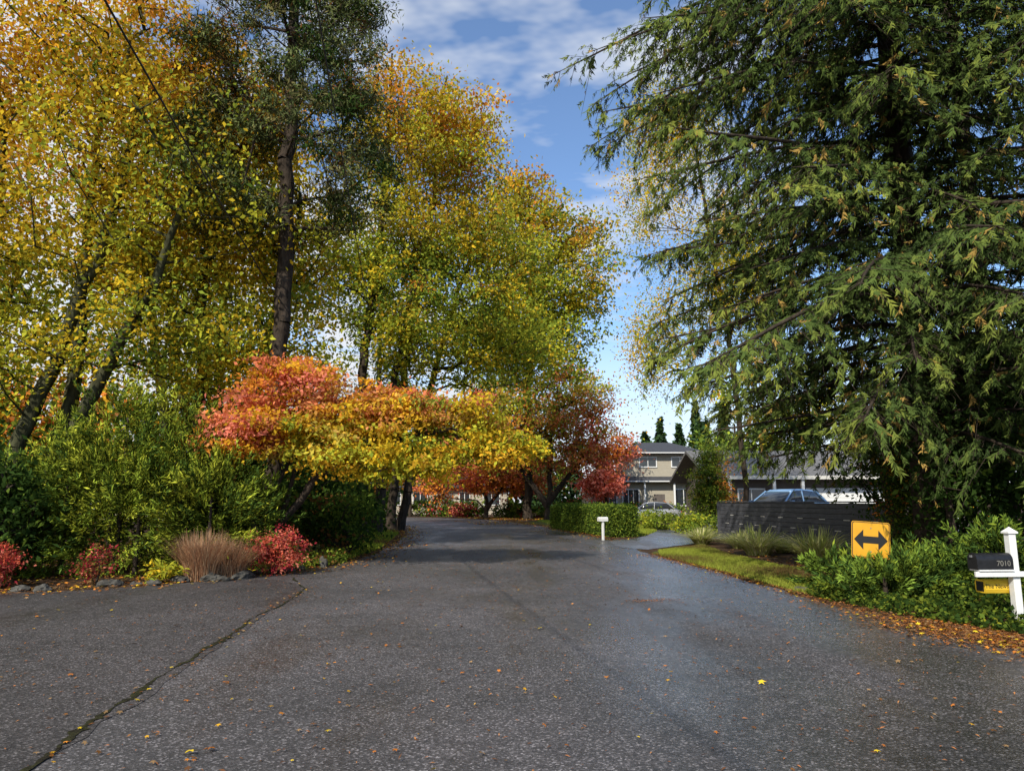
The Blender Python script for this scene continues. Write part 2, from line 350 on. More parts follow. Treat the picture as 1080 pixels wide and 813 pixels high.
# ---------------- centre tall trees
cen=blend(pal(dict(yg=5,lg=4,grn=2,yel=1.5)),pal(dict(yel=3,gold=3,ora=2,dor=1,yg=3)),lambda P:np.clip((P[:,2]-13)/13,.05,.7))
make_tree('sweetgum_tree',(-7.4,36,0),[[(0,0,0),(-.3,0,8),(.4,0,16),(.8,0,26)],[(.6,.2,0),(1.4,.2,8),(2.6,.2,15)]],
 [(1.2,0,21,3.0,3.0,4.6),(.4,0,14,3.8,3.4,4.5),(2.5,0,10,3,3,2.6)],430,.56,95,.22,cen,BARK,r0=.30,seed=31,tip=.013)
make_tree('sweetgum_tree',(-6.6,39.5,0),[[(0,0,0),(.5,0,9),(1.9,0,18),(2.6,0,27)],[(.4,.2,0),(2.2,.3,9),(4.5,.3,17)]],
 [(3,0,22.5,3.2,3.2,4),(3.9,0,16,4.4,4,4.8),(5.4,0,10.5,4,3.5,3)],440,.6,95,.24,cen,BARK,r0=.27,seed=32,tip=.013)
make_tree('sweetgum_tree',(1.4,63,0),[[(0,0,0),(0,0,8),(.3,0,15),(0,0,22)]],
 [(-.6,0,19.4,2.4,3,3.2),(1.7,0,15.5,4.0,3.6,4.4),(-.8,0,11,4.6,4,3.8)],440,.56,95,.25,cen,BARK,r0=.26,seed=33,tip=.013,scale=1.48)
make_tree('conifer_tree',(-9.5,50,0),[[(0,0,0),(0,0,12),(0,0,22)]],[(0,0,8,2.4,2.4,3),(0,0,14,1.8,1.8,4),(0,0,19,1,1,3)],160,.6,55,.34,pal(dict(dg=3,grn=1)),BARK,NEEDLE,r0=.25,seed=34,asp=.4,upb=.1)
# ---------------- red/orange tree in the middle distance
redc=blend(pal(dict(grn=2,lg=3,yg=2,ora=1.5,dor=1)),pal(dict(red=2,pink=6,ora=3)),lambda P:np.clip(.40+P[:,0]*.09-(P[:,2]-4)*.06,0,1))
make_tree('red_maple_tree',(3.0,60.5,0),[[(0,0,0),(.1,0,2.5),(.3,0,6)],[(0,0,.8),(-1.6,0,3),(-3,0,5)],[(0,0,1),(1.6,0,3),(3,0,4.6)]],
 [(-2.2,0,5.9,3,2.6,2.6),(1.4,0,6.3,2.8,2.6,2.8),(3.4,-.2,3.8,2.0,1.8,1.3),(-.6,-.4,3.5,3.8,2,1.1)],420,.42,90,.19,redc,BARK,r0=.2,seed=41,scale=1.45)
make_tree('japanese_maple_tree',(-2.4,66,0),[[(0,0,0),(0,0,1.2),(-.6,0,2.6)],[(0,0,.5),(1.4,0,2.4)]],
 [(-.4,0,2.7,3.4,2,1.1),(2.6,0,2.4,2,1.6,.9),(-3.2,0,2.2,1.4,1.4,1.0)],200,.38,65,.2,pal(dict(dor=3,red=1,pink=2,brn=1,ora=3)),BARK,r0=.14,seed=42,scale=1.4)
make_tree('japanese_maple_tree',(7.6,58,0),[[(0,0,0),(0,0,1.2),(-.2,0,2.4)]],
 [(-.5,0,2.9,1.6,2,1.3)],100,.4,60,.24,pal(dict(dor=1,red=3,pink=4)),BARK,r0=.12,seed=43)
# ---------------- foreground dogwood
C['cor']=(.86,.27,.13)
dogc=blend(pal(dict(yg=5,lg=1.5,yel=4,gold=1)),pal(dict(ora=4,cor=5,pink=2.5,gold=2)),
  lambda P:np.clip(.12+(P[:,2]-3.2)*.5+np.where(P[:,0]<.8,.72,0)-np.clip((P[:,0]-4.6)*.1,0,.3),0,.97))
make_tree('dogwood_tree',(-6.3,18,0),
 [[(0,0,0),(.1,0,1.2),(.6,0,2.3),(1.2,0,3.4)],[(.1,0,.3),(-.3,-.1,1.6),(-.6,-.1,3)],[(.15,0,.4),(1.4,-.1,2.2),(3.0,0,3.1),(4.8,0,3.4)],[(0,.1,.2),(.8,.3,2.2),(.9,.3,4.1)]],
 [(-.1,-.4,3.3,1.5,1.4,.8),(.9,0,4.75,1.2,1.2,.55),(.7,0,4.1,1.4,1.3,.6),(3.4,0,3.95,1.5,1.5,.6),(4.9,.2,3.9,1.3,1.4,.5),(5.6,.2,3.1,1.3,1.4,.7),(3.2,-.6,2.75,2.4,1.4,.65),(2.2,0,3.6,1.6,1.4,.6)],
 420,.25,120,.125,dogc,BARK,r0=.08,seed=51,flat=.34,tip=.006,rtop=.02)

def conifer_shrub(name,base,blobs,ncl,nper,colf,seed,size=.14,cr=.22):
    rng=R0(seed); W=np.array([b[3]*b[4]*b[5] for b in blobs]); W/=W.sum()
    B=np.array(blobs,float)[rng.choice(len(blobs),size=ncl,p=W)]
    u=nrm(rng.normal(size=(ncl,3)))*(rng.random(ncl)**.22)[:,None]*rng.uniform(.7,1.22,size=(ncl,1))
    CP=B[:,:3]+u*B[:,3:]; CP[:,2]=np.maximum(CP[:,2],.1); outd=nrm(u+np.array([0,0,.45]))
    cid=np.repeat(np.arange(ncl),nper)
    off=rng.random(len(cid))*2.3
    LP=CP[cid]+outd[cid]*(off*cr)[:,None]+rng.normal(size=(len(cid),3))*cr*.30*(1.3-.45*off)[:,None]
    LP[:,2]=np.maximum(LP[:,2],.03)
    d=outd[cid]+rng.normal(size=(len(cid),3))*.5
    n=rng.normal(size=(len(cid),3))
    col=colf(LP,cid,rng)*(.3+.52*off[:,None])  # tuft bases darkened, ends lightened: inner shade put into the leaf colour
    s=size*rng.uniform(.6,1.3,size=len(cid))
    V,F,c=inst(RH_V,RH_F,LP,d,n,np.stack([s,s*.36,s],1),col)
    e=empty(name,base); mesh_np('foliage',V,F,NEEDLE,e,col=c)
    st=np.array([[b[0],b[1],0] for b in blobs]); en=np.array([[b[0],b[1],b[2]+b[5]*.5] for b in blobs])
    V,F=tubes(st,en,np.full(len(st),.06),np.full(len(st),.02)); mesh_np('stems',V,F,BARK,e)
    return e
C['ced']=(.18,.23,.025); C['cedl']=(.34,.36,.035); C['cedd']=(.06,.10,.018)
cedc=pal(dict(ced=4,cedl=3,cedd=2))
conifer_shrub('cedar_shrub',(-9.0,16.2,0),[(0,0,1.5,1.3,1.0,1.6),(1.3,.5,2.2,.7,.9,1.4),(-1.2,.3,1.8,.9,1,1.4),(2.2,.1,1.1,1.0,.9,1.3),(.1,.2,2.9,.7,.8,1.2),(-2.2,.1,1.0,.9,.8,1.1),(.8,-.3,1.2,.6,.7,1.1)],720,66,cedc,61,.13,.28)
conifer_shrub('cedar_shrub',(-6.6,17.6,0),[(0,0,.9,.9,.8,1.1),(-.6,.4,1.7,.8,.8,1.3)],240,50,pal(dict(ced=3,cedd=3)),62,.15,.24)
make_tree('rhododendron_bush',(-11.2,14.8,0),[[(0,0,0),(0,0,1.2)],[(0,0,0),(1,0,1)],[(0,0,0),(-1,0,1)]],[(0,0,1.3,1.6,1.1,1.3),(.6,.2,1.3,1.0,1,1.0),(-2,0,1.2,1.6,1,1.2)],300,.3,60,.16,pal(dict(dg=4,grn=1)),BARK,r0=.06,seed=63,asp=.7)
make_tree('laurel_bush',(-4.9,21.5,0),[[(0,0,0),(0,0,1.4)],[(0,0,0),(-1.5,0,1.2)]],[(-.2,0,1.0,1.0,1.4,1.1),(-1.8,-.6,1.2,1.4,1.2,1.3),(-3.4,-.6,1.6,1.4,1.4,1.7)],280,.28,60,.15,pal(dict(dg=4,grn=2,brn=.5)),BARK,r0=.06,seed=64)
make_tree('laurel_bush',(-7.2,31,0),[[(0,0,0),(0,0,1.4)]],[(0,0,1.4,1.4,3,1.5),(-2,0,2,2,3,2)],220,.4,50,.22,pal(dict(dg=4,grn=2,lg=.4)),BARK,r0=.06,seed=65)
make_tree('laurel_bush',(-8.6,43,0),[[(0,0,0),(0,0,1.4)]],[(0,0,1.4,1.6,4,1.6),(-2,0,2.6,2,3,2.4)],200,.45,50,.28,pal(dict(dg=2,grn=3,lg=2,dor=1)),BARK,r0=.06,seed=67)
make_tree('understory_thicket',(-15,24,0),[[(0,0,0),(0,0,3)],[(-6,0,0),(-6,0,3)],[(6,0,0),(6,0,3)]],[(-5,0,2.6,5,2,2.6),(5,0,2.6,5,2,2.6),(0,-2,1.8,5,2,2),(-14,0,2.6,6,2,3)],520,.5,50,.25,pal(dict(dg=4,grn=3,lg=1,gold=.4)),BARK,r0=.08,seed=66)

def shrub(name,base,blobs,ncl,cr,nl,ls,colf,seed,asp=1.0):
    st=[[(0,0,0),(b[0]*.5,b[1]*.5,b[2]*.8)] for b in blobs]
    return make_tree(name,base,st,blobs,ncl,cr,nl,ls,colf,BARK,LEAF,r0=.02,seed=seed,tip=.003,rtop=.008,asp=asp,shell=.35)
az=pal(dict(crim=2,red=3,pink=3,brn=.6,grn=.5))
shrub('azalea_bush',(-5.25,16.0,0),[(0,0,.5,.55,.5,.45),(.3,.1,.6,.4,.4,.45)],130,.1,45,.065,az,71)
shrub('azalea_bush',(-8.0,14.1,0),[(0,0,.4,.35,.3,.4)],45,.1,22,.06,pal(dict(crim=3,brn=3,grn=1,pink=1)),72)
shrub('azalea_bush',(-9.7,13.5,0),[(0,0,.42,.5,.45,.42)],110,.1,45,.065,az,73)
shrub('hosta_plant',(-6.95,14.55,0),[(0,0,.18,.3,.25,.18)],30,.08,12,.16,pal(dict(yg=3,yel=1,lg=1)),74,asp=.5)
shrub('low_groundcover',(-4.9,19.2,0),[(0,0,.12,.5,2.2,.1),(-.6,-1,.15,.6,1,.14)],140,.1,30,.09,pal(dict(yg=1,lg=2,grn=2,brn=2)),75)

def grass_clump(name,base,r,h,n,cols,seed,width=.012,spread=.6):
    rng=R0(seed); a=rng.uniform(0,2*np.pi,n); rr=r*.4*np.sqrt(rng.random(n))
    b=np.stack([np.cos(a)*rr,np.sin(a)*rr,np.zeros(n)],1)
    a2=a+rng.normal(size=n)*.5; lean=rng.random(n)**.8*spread; hh=h*rng.uniform(.6,1.1,n)
    d=np.stack([np.cos(a2),np.sin(a2),np.zeros(n)],1)
    s=np.stack([-np.sin(a2),np.cos(a2),np.zeros(n)],1)*(width*.5)
    V=[]
    for t,wk in [(0,1),(.4,1),(.75,.8),(1,.15)]:
        c=b+d*(lean*hh*t**1.8*1.2)[:,None]; c[:,2]+=hh*(t-.42*lean*t*t)
        V+= [c-s*wk,c+s*wk]
    V=np.stack(V,1).reshape(-1,3)
    TF=np.array([[0,1,3,2],[2,3,5,4],[4,5,7,6]]); F=(TF[None]+(np.arange(n)*8)[:,None,None]).reshape(-1,4)
    K=np.array([C[c] if isinstance(c,str) else c for c in cols]); col=K[rng.integers(len(K),size=n)]*rng.uniform(.7,1.25,size=(n,1))
    e=empty(name,base); mesh_np('blades',V,F,LEAF,e,col=np.repeat(col,8,axis=0)); return e
straw=[(.50,.29,.16),(.42,.22,.12),(.54,.37,.22)]
grass_clump('dried_ornamental_grass',(-6.35,15.0,0),.9,1.0,1400,straw,81,.012,.6)
grass_clump('dried_ornamental_grass',(-5.95,15.35,0),.8,.85,900,straw,82,.012,.7)
og=[(.60,.58,.24),(.50,.53,.16),(.66,.62,.34),(.40,.46,.12)]
for i,(x,y,s) in enumerate([(7.0,26.8,.75),(7.7,24.6,.7),(7.3,21.6,1.0),(7.9,18.9,1.05),(7.6,28.8,.65),(8.4,22.6,.5)]):
    grass_clump('ornamental_grass',(x,y,0),.8*s,.95*s,420,og,90+i,.034,1.3)

# ------------------------------------------------------------------ Douglas fir
def build_fir(base,seed=5,H=27.,z0=2.9):
    rng=R0(seed)
    zz=[2,4,6,8,10.5,12,14.5,18,22,27]; rr=[4.0,5.8,7.5,7.4,6.3,7.0,8.0,6.6,4.2,.5]
    S0=[];S1=[];A=[];B=[]; SP=[];SD=[];SN=[];SS=[];SC=[]
    tz=np.linspace(0,H,20); S0+= [(0,0,a) for a in tz[:-1]]; S1+=[(0,0,b) for b in tz[1:]]
    tr=.42*(1-tz/H)**.8+.03; A+=list(tr[:-1]);B+=list(tr[1:])
    z=z0; k=0
    while z<H-.5:
        step=.066 if z<15.5 else .25
        a=k*2.39996+rng.normal()*.3; k+=1
        z+=step*rng.uniform(.6,1.4)
        back = math.cos(a-math.radians(225))<-.45
        if back and rng.random()<.6: continue
        L_=np.interp(z,zz,rr)*rng.uniform(.5,1.06)*(1+.14*max(0,math.cos(a-math.radians(185))))
        dirh=np.array([math.cos(a),math.sin(a),0]); side=np.array([-dirh[1],dirh[0],0])
        rise=rng.uniform(.0,.22); droop=rng.uniform(.30,.52); wob=rng.normal()*.06
        def pt(t):
            t=np.asarray(t)[...,None]
            return np.array([0,0,z])+dirh*L_*t*(1-.06*t)+side*(wob*L_*t*t)+np.array([0,0,1.])*L_*(rise*t-droop*t*t+.12*t**4)
        ts=np.linspace(0,1,8); P=pt(ts); r=.02+.045*(L_/7)*(1-ts); r[-1]=.006
        S0+=list(P[:-1]);S1+=list(P[1:]);A+=list(r[:-1]);B+=list(r[1:])
        nb=int(L_/(.25 if not back else .4))
        if z>15.5: nb=int(nb*.5)
        nb=max(nb,3)
        tb=np.sort(rng.uniform(.06,1,size=nb)); P0=pt(tb)
        for sgn in (-1,1):
            lb=(.35+.24*L_*(1-tb)**.7*np.clip(tb*3.2,0.45,1))*rng.uniform(.5,1.25,size=nb)
            ang=rng.uniform(.6,1.2,size=nb)
            dv=dirh*np.cos(ang)[:,None]+side*(sgn*np.sin(ang))[:,None]
            dz=-.3-rng.random(nb)*1.05
            step_=.155; m=max(1,int(np.ceil(lb.max()/step_)))
            j=np.arange(m)[None,:]; u=(j+rng.random((nb,m))*.9)*step_
            ok=u<lb[:,None]
            uu=u/np.maximum(lb[:,None],.01)
            Q=P0[:,None]+dv[:,None]*u[...,None]
            Q[...,2]+= dz[:,None]*u*(.35+.65*uu)
            T=dv[:,None]+np.zeros_like(Q); T[...,2]+=dz[:,None]*(.5+uu)
            T=nrm(T)
            alt=np.where(j%2==0,1,-1)*rng.uniform(.0,1.0,size=u.shape)
            lat=nrm(np.cross(T,np.array([0,0,1.])))
            D=T+lat*alt[...,None]+rng.normal(size=T.shape)*.2; D[...,2]-=rng.random(u.shape)*.8
            Qs=Q[ok];Ds=D[ok]; kk=len(Qs)
            if not kk: continue
            SP.append(Qs);SD.append(Ds)
            SN.append(np.array([0,-.2,1.])+rng.normal(size=(kk,3))*.8)
            SS.append(rng.uniform(.20,.42,size=kk)*(1.1-.3*uu[ok]))
            tipn=(tb[:,None]*.6+uu*.4)[ok]
            br=rng.random()
            SC.append(np.stack([tipn,rng.random(kk)*.6+br*.4],1))
            e_=P0+dv*lb[:,None]; e_[:,2]+=dz*lb
            S0+=list(P0);S1+=list(e_);A+=[.009]*nb;B+=[.003]*nb
    SP=np.concatenate(SP);SD=np.concatenate(SD);SN=np.concatenate(SN);SS=np.concatenate(SS);SC=np.concatenate(SC)
    TV=[];TF=[]; r2=R0(77)
    def blade(p,d,l,w_):
        p=np.array(p,float); d=nrm(np.array(d,float)); s=nrm(np.cross(d,[0,r2.normal()*.4,1.]))*w_
        b=len(TV)
        for q in (p,p+d*l*.35+s,p+d*l,p+d*l*.35-s): TV.append(q)
        TF.append([b,b+1,b+2,b+3])
    blade((0,0,0),(1,.03,-.12),.9,.05)
    for i in range(7):
        sg=1 if i%2 else -1; t=.05+.11*i+r2.uniform(-.04,.04)
        blade((t,0,-.02),(.8,sg*r2.uniform(.3,.95),r2.uniform(-.6,.15)),r2.uniform(.28,.58),.052)
    TV=np.array(TV);TF=np.array(TF)
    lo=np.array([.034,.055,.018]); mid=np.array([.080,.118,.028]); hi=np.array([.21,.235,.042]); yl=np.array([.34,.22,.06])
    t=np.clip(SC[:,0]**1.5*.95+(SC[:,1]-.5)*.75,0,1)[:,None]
    col=np.where(t<.5,lo+(mid-lo)*t*2,mid+(hi-mid)*(t-.5)*2); m=rng.random(len(col))<.04; col[m]=yl  # spray tips get a paler, lit-looking tone baked into their colour
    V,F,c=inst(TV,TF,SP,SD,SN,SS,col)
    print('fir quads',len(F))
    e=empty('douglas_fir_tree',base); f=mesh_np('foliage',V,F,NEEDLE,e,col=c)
    V,F=tubes(np.array(S0),np.array(S1),A,B,4); w_=mesh_np('trunk_and_limbs',V,F,BARK,e,smooth=True)
    return e,f,w_
fe,ff,fw=build_fir((9.2,15.8,0))
make_tree('hemlock_tree',(14.0,20.5,0),[[(0,0,0),(0,0,12),(0,0,24)]],[(0,0,4,4.5,4.5,3),(0,0,10,4,4,4),(0,0,17,2.6,2.6,4),(0,0,22,1.2,1.2,2.5)],520,.5,70,.22,pal(dict(dg=3,grn=1)),BARK,NEEDLE,r0=.3,seed=35,asp=.35,upb=.1,flat=.8)

make_tree('birch_tree',(10.5,32,0),[[(0,0,0),(-.3,0,8),(-1.2,0,14),(-1.8,0,20)]],
 [(-2.6,0,19,2.6,2.5,2.6),(-3.8,0,15.5,2.0,2,2.6),(-3.6,0,9.0,2.0,2,2.6),(0,0,12,3,3,4)],420,.40,115,.13,pal(dict(yg=3,yel=3,lg=1.5,gold=1)),BARK,r0=.11,seed=45,flat=1.8,tip=.006)
make_tree('holly_thicket',(10.8,14.6,0),[[(0,0,0),(0,0,3)],[(-2,0,0),(-2,0,2.5)],[(2,0,0),(2,0,3)],[(-1,4,0),(-1,4,3)]],
 [(-1.7,-.2,1.7,1.1,1.2,1.8),(-.6,0,3.0,1.7,1.3,2.4),(2,0,2.8,2,1.5,2.8),(0,4,2.4,1.4,3,2.4),(2,4,2.8,3,3,3)],680,.32,66,.14,pal(dict(dg=6,grn=.6)),BARK,r0=.07,seed=46)
make_tree('cotoneaster_bush',(9.5,17.0,0),[[(0,0,0),(0,0,2)],[(0,0,0),(.3,0,2.9)]],[(0,0,1.6,.65,.8,1.5),(.3,0,2.9,.7,.8,1.2)],260,.2,55,.085,pal(dict(dg=3,grn=3,lg=1,dor=.8,gold=.6)),BARK,r0=.05,seed=47)
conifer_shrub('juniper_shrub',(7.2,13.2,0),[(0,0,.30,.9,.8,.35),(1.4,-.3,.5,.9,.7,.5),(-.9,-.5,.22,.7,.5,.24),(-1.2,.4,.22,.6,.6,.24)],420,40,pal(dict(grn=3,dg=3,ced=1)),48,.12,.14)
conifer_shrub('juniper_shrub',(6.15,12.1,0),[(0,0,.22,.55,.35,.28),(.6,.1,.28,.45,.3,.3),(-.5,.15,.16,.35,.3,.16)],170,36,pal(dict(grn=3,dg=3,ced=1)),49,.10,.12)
def inpoly(P,x,y):
    P=np.asarray(P); c=np.zeros(len(x),bool); j=len(P)-1
    for i in range(len(P)):
        xi,yi=P[i];xj,yj=P[j]
        m=((yi>y)!=(yj>y))&(x<(xj-xi)*(y-yi)/(yj-yi+1e-12)+xi); c^=m; j=i
    return c
def scatter(poly,n,rng):
    P=np.asarray(poly,float); lo,hi=P.min(0),P.max(0); out=np.zeros((0,2))
    while len(out)<n:
        q=rng.uniform(lo,hi,size=(n,2)); out=np.concatenate([out,q[inpoly(P,q[:,0],q[:,1])]])
    return out[:n]
rng=R0(7)
ivyp=chaikin([(5.0,13.0),(5.2,11.4),(6.0,8.9),(7.4,7.6),(10,6.6),(14,8),(14,14),(8,14.5),(6,14)],2)
q=scatter(ivyp,42000,rng)
hgt=.06+.11*(np.sin(q[:,0]*2.3)*np.sin(q[:,1]*1.9+1)+1)*.5+.22*np.clip((q[:,1]-11.2)/2,0,1)*np.clip((q[:,0]-5.6)/1.2,0,1)+.25*np.clip((q[:,0]-8)/1.5,0,1)
edge=np.clip((q[:,0]-5.0+ (q[:,1]-11)*.25)/1.0,.15,1)
P=np.column_stack([q,hgt*edge*rng.uniform(.1,1.15,len(q))])
col=pal(dict(grn=3,lg=1.0,dg=4,yg=.1))(P,np.arange(len(P))//30,rng)*(.32+.42*np.clip(P[:,2]/np.maximum(hgt*edge,.02),0,1))[:,None]  # leaves darkened, most near the ground: shade under the fir painted in
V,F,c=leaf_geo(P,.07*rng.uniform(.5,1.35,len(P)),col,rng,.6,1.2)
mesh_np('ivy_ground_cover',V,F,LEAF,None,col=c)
def lawn_blades(name,poly,n,h,w_,cols,seed,wt=None):
    rng=R0(seed); q=scatter(poly,n,rng)
    a=rng.uniform(0,6.28,n); s=np.stack([np.cos(a),np.sin(a),0*a],1)*w_
    l=rng.normal(size=(n,3))*.35*h; l[:,2]=h*rng.uniform(.5,1.2,n)
    b=np.column_stack([q,np.full(n,.01)])
    V=np.stack([b-s,b+s,b+l],1).reshape(-1,3); F=np.arange(3*n).reshape(-1,3)
    K=np.array([C[c] if isinstance(c,str) else c for c in cols])
    ph=(np.sin(q[:,0]*1.7+q[:,1]*.8)+np.sin(q[:,1]*1.3-q[:,0]*.6)+rng.normal(size=n)*.9)/4+.5
    if wt is not None: ph=ph+wt(q)
    col=K[np.clip((ph*len(K)).astype(int),0,len(K)-1)]*rng.uniform(.75,1.2,size=(n,1))
    return mesh_np(name,V,F,LEAF,None,col=np.repeat(col,3,axis=0))
lawn_blades('lawn_grass',[(5.1,12.4),(4.85,16.7),(4.35,21.3),(4.7,23.4),(6.3,25.4),(6.9,26.4),(6.5,22),(6.6,18),(7.6,14)],56000,.07,.010,[(.17,.11,.045),(.19,.16,.045),(.22,.24,.04),(.30,.35,.05),(.36,.40,.06)],101,lambda q:-.35*np.clip((q[:,0]-5.6)/1.5,0,1)-.2*np.clip((17-q[:,1])/4,0,1)+.15)  # blades turn browner towards the fir: its shadow put into their colour
lawn_blades('front_lawn_grass',[(6,33),(7.7,38.5),(8.6,46),(9,60),(2,58),(3.0,45),(5,34)],35000,.10,.03,['lg',(.30,.36,.05),(.40,.42,.07)],102)
lawn_blades('verge_grass',[(-4.6,17.5),(-4.4,24),(-5.6,36),(-9,50),(-12,52),(-7,34),(-5.6,22)],20000,.09,.02,['lg','grn','yg',(.2,.12,.05)],103)

# ------------------------------------------------------------------ fallen leaves
an=np.arange(10)*2*np.pi/10; rr=np.where(np.arange(10)%2==0,1.,.52); rr[5]=.25
MV=np.concatenate([[[0,0,.06]],np.stack([np.cos(an)*rr*.5,np.sin(an)*rr*.5,np.where(np.arange(10)%2==0,.0,.10)],1)]); MF=np.array([[0,i+1,(i+1)%10+1] for i in range(10)])
rng=R0(8); Ps=[];Ss=[]
def addl(q,s0,s1): Ps.append(q); Ss.append(rng.uniform(s0,s1,len(q)))
def along(pts,n,sig):
    pts=np.array(pts,float); seg=np.linalg.norm(np.diff(pts,axis=0),axis=1); k=rng.choice(len(seg),size=n,p=seg/seg.sum()); t=rng.random(n)[:,None]
    return pts[k]+(pts[k+1]-pts[k])*t+rng.normal(size=(n,2))*sig
addl(scatter([(-12,2.5),(9,2.5),(5,12),(4.2,30),(2,45),(-7,48),(-4.4,20),(-8,12)],2400,rng),.018,.055)
addl(scatter([(-12,3.5),(7,3.5),(5,11),(-10,11)],170,rng),.03,.07)
addl(np.array([[-2.05,4.85],[-1.95,4.9],[2.2,6.6],[.35,9.3]]),.07,.09)
addl(along([(-30,9.6),(-14,11.8),(-8.8,12.9),(-6.6,14.4),(-4.8,17)],3200,.4),.04,.09)
addl(along([(-4.6,17),(-4.2,20),(-4.2,26.5),(-5.3,36.6),(-7.4,48)],2600,.5),.05,.11)
addl(along([(5.7,7.6),(5.0,11),(4.85,15),(4.2,22)],900,.3),.03,.07)
addl(along([(8,4.4),(6.0,7.4),(5.2,9.8)],3000,.45),.02,.07)
addl(along([(4.0,30),(2.2,44.5),(.2,57)],900,.4),.06,.13)
addl(along([(-2.88,4.5),(-3.18,7.4),(-3.52,10.5),(-3.78,13.6)],90,.06),.03,.06)
addl(scatter([(-14,12.5),(-8.8,13.2),(-5.0,17),(-4.6,24),(-9,24),(-14,16)],3500,rng),.05,.1)
addl(scatter([(5.2,12),(4.9,17),(4.6,22),(7.5,24),(8,13)],700,rng),.05,.1)
addl(scatter([(0,59),(-6,70),(8,74),(9,62),(6,59)],3000,rng),.12,.24)
addl(scatter([(-2,48),(-5,58),(0,56),(1.6,48)],500,rng),.08,.16)
q=np.concatenate(Ps); s=np.concatenate(Ss); n=len(q)
K=np.array([C['gold'],C['yel'],C['ora'],C['dor'],C['brn'],(.36,.22,.10),(.20,.10,.05)]); col=K[rng.choice(7,size=n,p=[.10,.10,.06,.16,.2,.22,.16])]*rng.uniform(.5,1.0,size=(n,1))
nn=np.array([0,0,1.])+rng.normal(size=(n,3))*.22; d=rng.normal(size=(n,3)); d[:,2]*=.15
V,F,c=inst(MV,MF,np.column_stack([q,np.full(n,.016)+s*.10]),d,nn,s,col)
mesh_np('fallen_leaves',V,F,DRY,None,col=c)
q=np.concatenate([along([(9.5,3.4),(6.5,6.9),(5.4,9.8)],34000,.38),along([(5.2,10),(4.95,15),(4.2,22)],6000,.2),scatter([(-6,3),(8,3),(5,12),(4,26),(-4,26)],5500,rng),along([(1.9,11.8),(2.6,12.0)],200,.1)])
n=len(q); s=rng.uniform(.02,.055,n); K=np.array([(.38,.15,.055),(.27,.11,.04),(.45,.2,.07),(.13,.06,.03)]); col=K[rng.integers(4,size=n)]
d=rng.normal(size=(n,3)); d[:,2]*=.1; nn=np.array([0,0,1.])+rng.normal(size=(n,3))*.2
V,F,c=inst(RH_V,RH_F,np.column_stack([q,np.full(n,.018)]),d,nn,np.stack([s,s*.45,s],1),col)
mesh_np('needle_litter',V,F,DRY,None,col=c)

# ------------------------------------------------------------------ rocks
def rocks(name,items,seed):
    import bmesh
    from mathutils import noise
    bm=bmesh.new(); rng=R0(seed)
    for (x,y,sx_,sy_,sz_) in items:
        g=bmesh.ops.create_icosphere(bm,subdivisions=3,radius=1); a=rng.uniform(0,6.28); o=Vector(rng.uniform(-50,50,3))
        for v in g['verts']:
            p=v.co.copy(); f=1+.55*noise.noise(p*1.1+o)+.25*noise.noise(p*2.6+o); p*=f
            p=Vector((p.x*sx_,p.y*sy_,p.z*sz_)); v.co=Vector((p.x*math.cos(a)-p.y*math.sin(a)+x,p.x*math.sin(a)+p.y*math.cos(a)+y,max(p.z,-.05)+sz_*.35))
    me=bpy.data.meshes.new(name); bm.to_mesh(me); bm.free(); me.materials.append(ROCK)
    return link(bpy.data.objects.new(name,me))
rng=R0(17); it=[]
for i in range(24):
    t=i/23; bx=np.interp(t,[0,.25,.6,1],[-14,-9,-6.7,-4.75]); by=np.interp(t,[0,.25,.6,1],[11.95,13.0,14.5,17.2])
    s=rng.uniform(.05,.14); it.append((bx+rng.normal()*.2,by+rng.normal()*.12,s*1.5,s,s*.75))
it+=[(-5.6,15.3,.32,.18,.12),(-6.1,14.8,.22,.17,.13),(-5.9,14.8,.17,.14,.09),(-4.55,17.6,.09,.09,.2),(5.2,13.2,.1,.1,.06)]
rocks('border_rocks',it,18)

# ------------------------------------------------------------------ hedge
rng=R0(19); n=32000
L0=np.array([5.0,32.4]);L1=np.array([2.9,42.5]); dv=(L1-L0); Ln=np.linalg.norm(dv); dv/=Ln; sdv=np.array([dv[1],-dv[0]])
u=rng.random(n)*Ln; face=rng.random(n); h=1.28; wd=1.3
side=rng.uniform(-wd/2,wd/2,n); zz=rng.uniform(.05,h,n)
f1=face<.42; side[f1]=np.sign(side[f1])*wd/2; f2=(face>=.42)&(face<.88); zz[f2]=h; f3=face>=.88; u[f3]=np.where(rng.random(f3.sum())<.7,0,Ln)
bump=.05*np.sin(u*3)+.04*np.sin(u*7+side*4)
P=np.column_stack([L0[0]+dv[0]*u+sdv[0]*side,L0[1]+dv[1]*u+sdv[1]*side,zz+np.where(f2,bump,0)])+rng.normal(size=(n,3))*.06
P[:,2]=np.maximum(P[:,2],.03)
col=pal(dict(grn=4,lg=1.2,dg=2))(P,np.arange(n)//25,rng); V,F,c=leaf_geo(P,.10*rng.uniform(.6,1.2,n),col,rng,.6,1.0)
he=empty('boxwood_hedge',(0,0,0)); mesh_np('foliage',V,F,LEAF,he,col=c)
a=math.atan2(dv[1],dv[0]); core=box('dark_core',0.1,Ln-.1,-wd/2+.12,wd/2-.12,.02,h-.14,simple('hedge_core',(.01,.018,.006),1)); core.parent=he; core.location=(L0[0],L0[1],0); core.rotation_euler=(0,0,a)  # solid near-black box fills the hedge behind its leaf shell

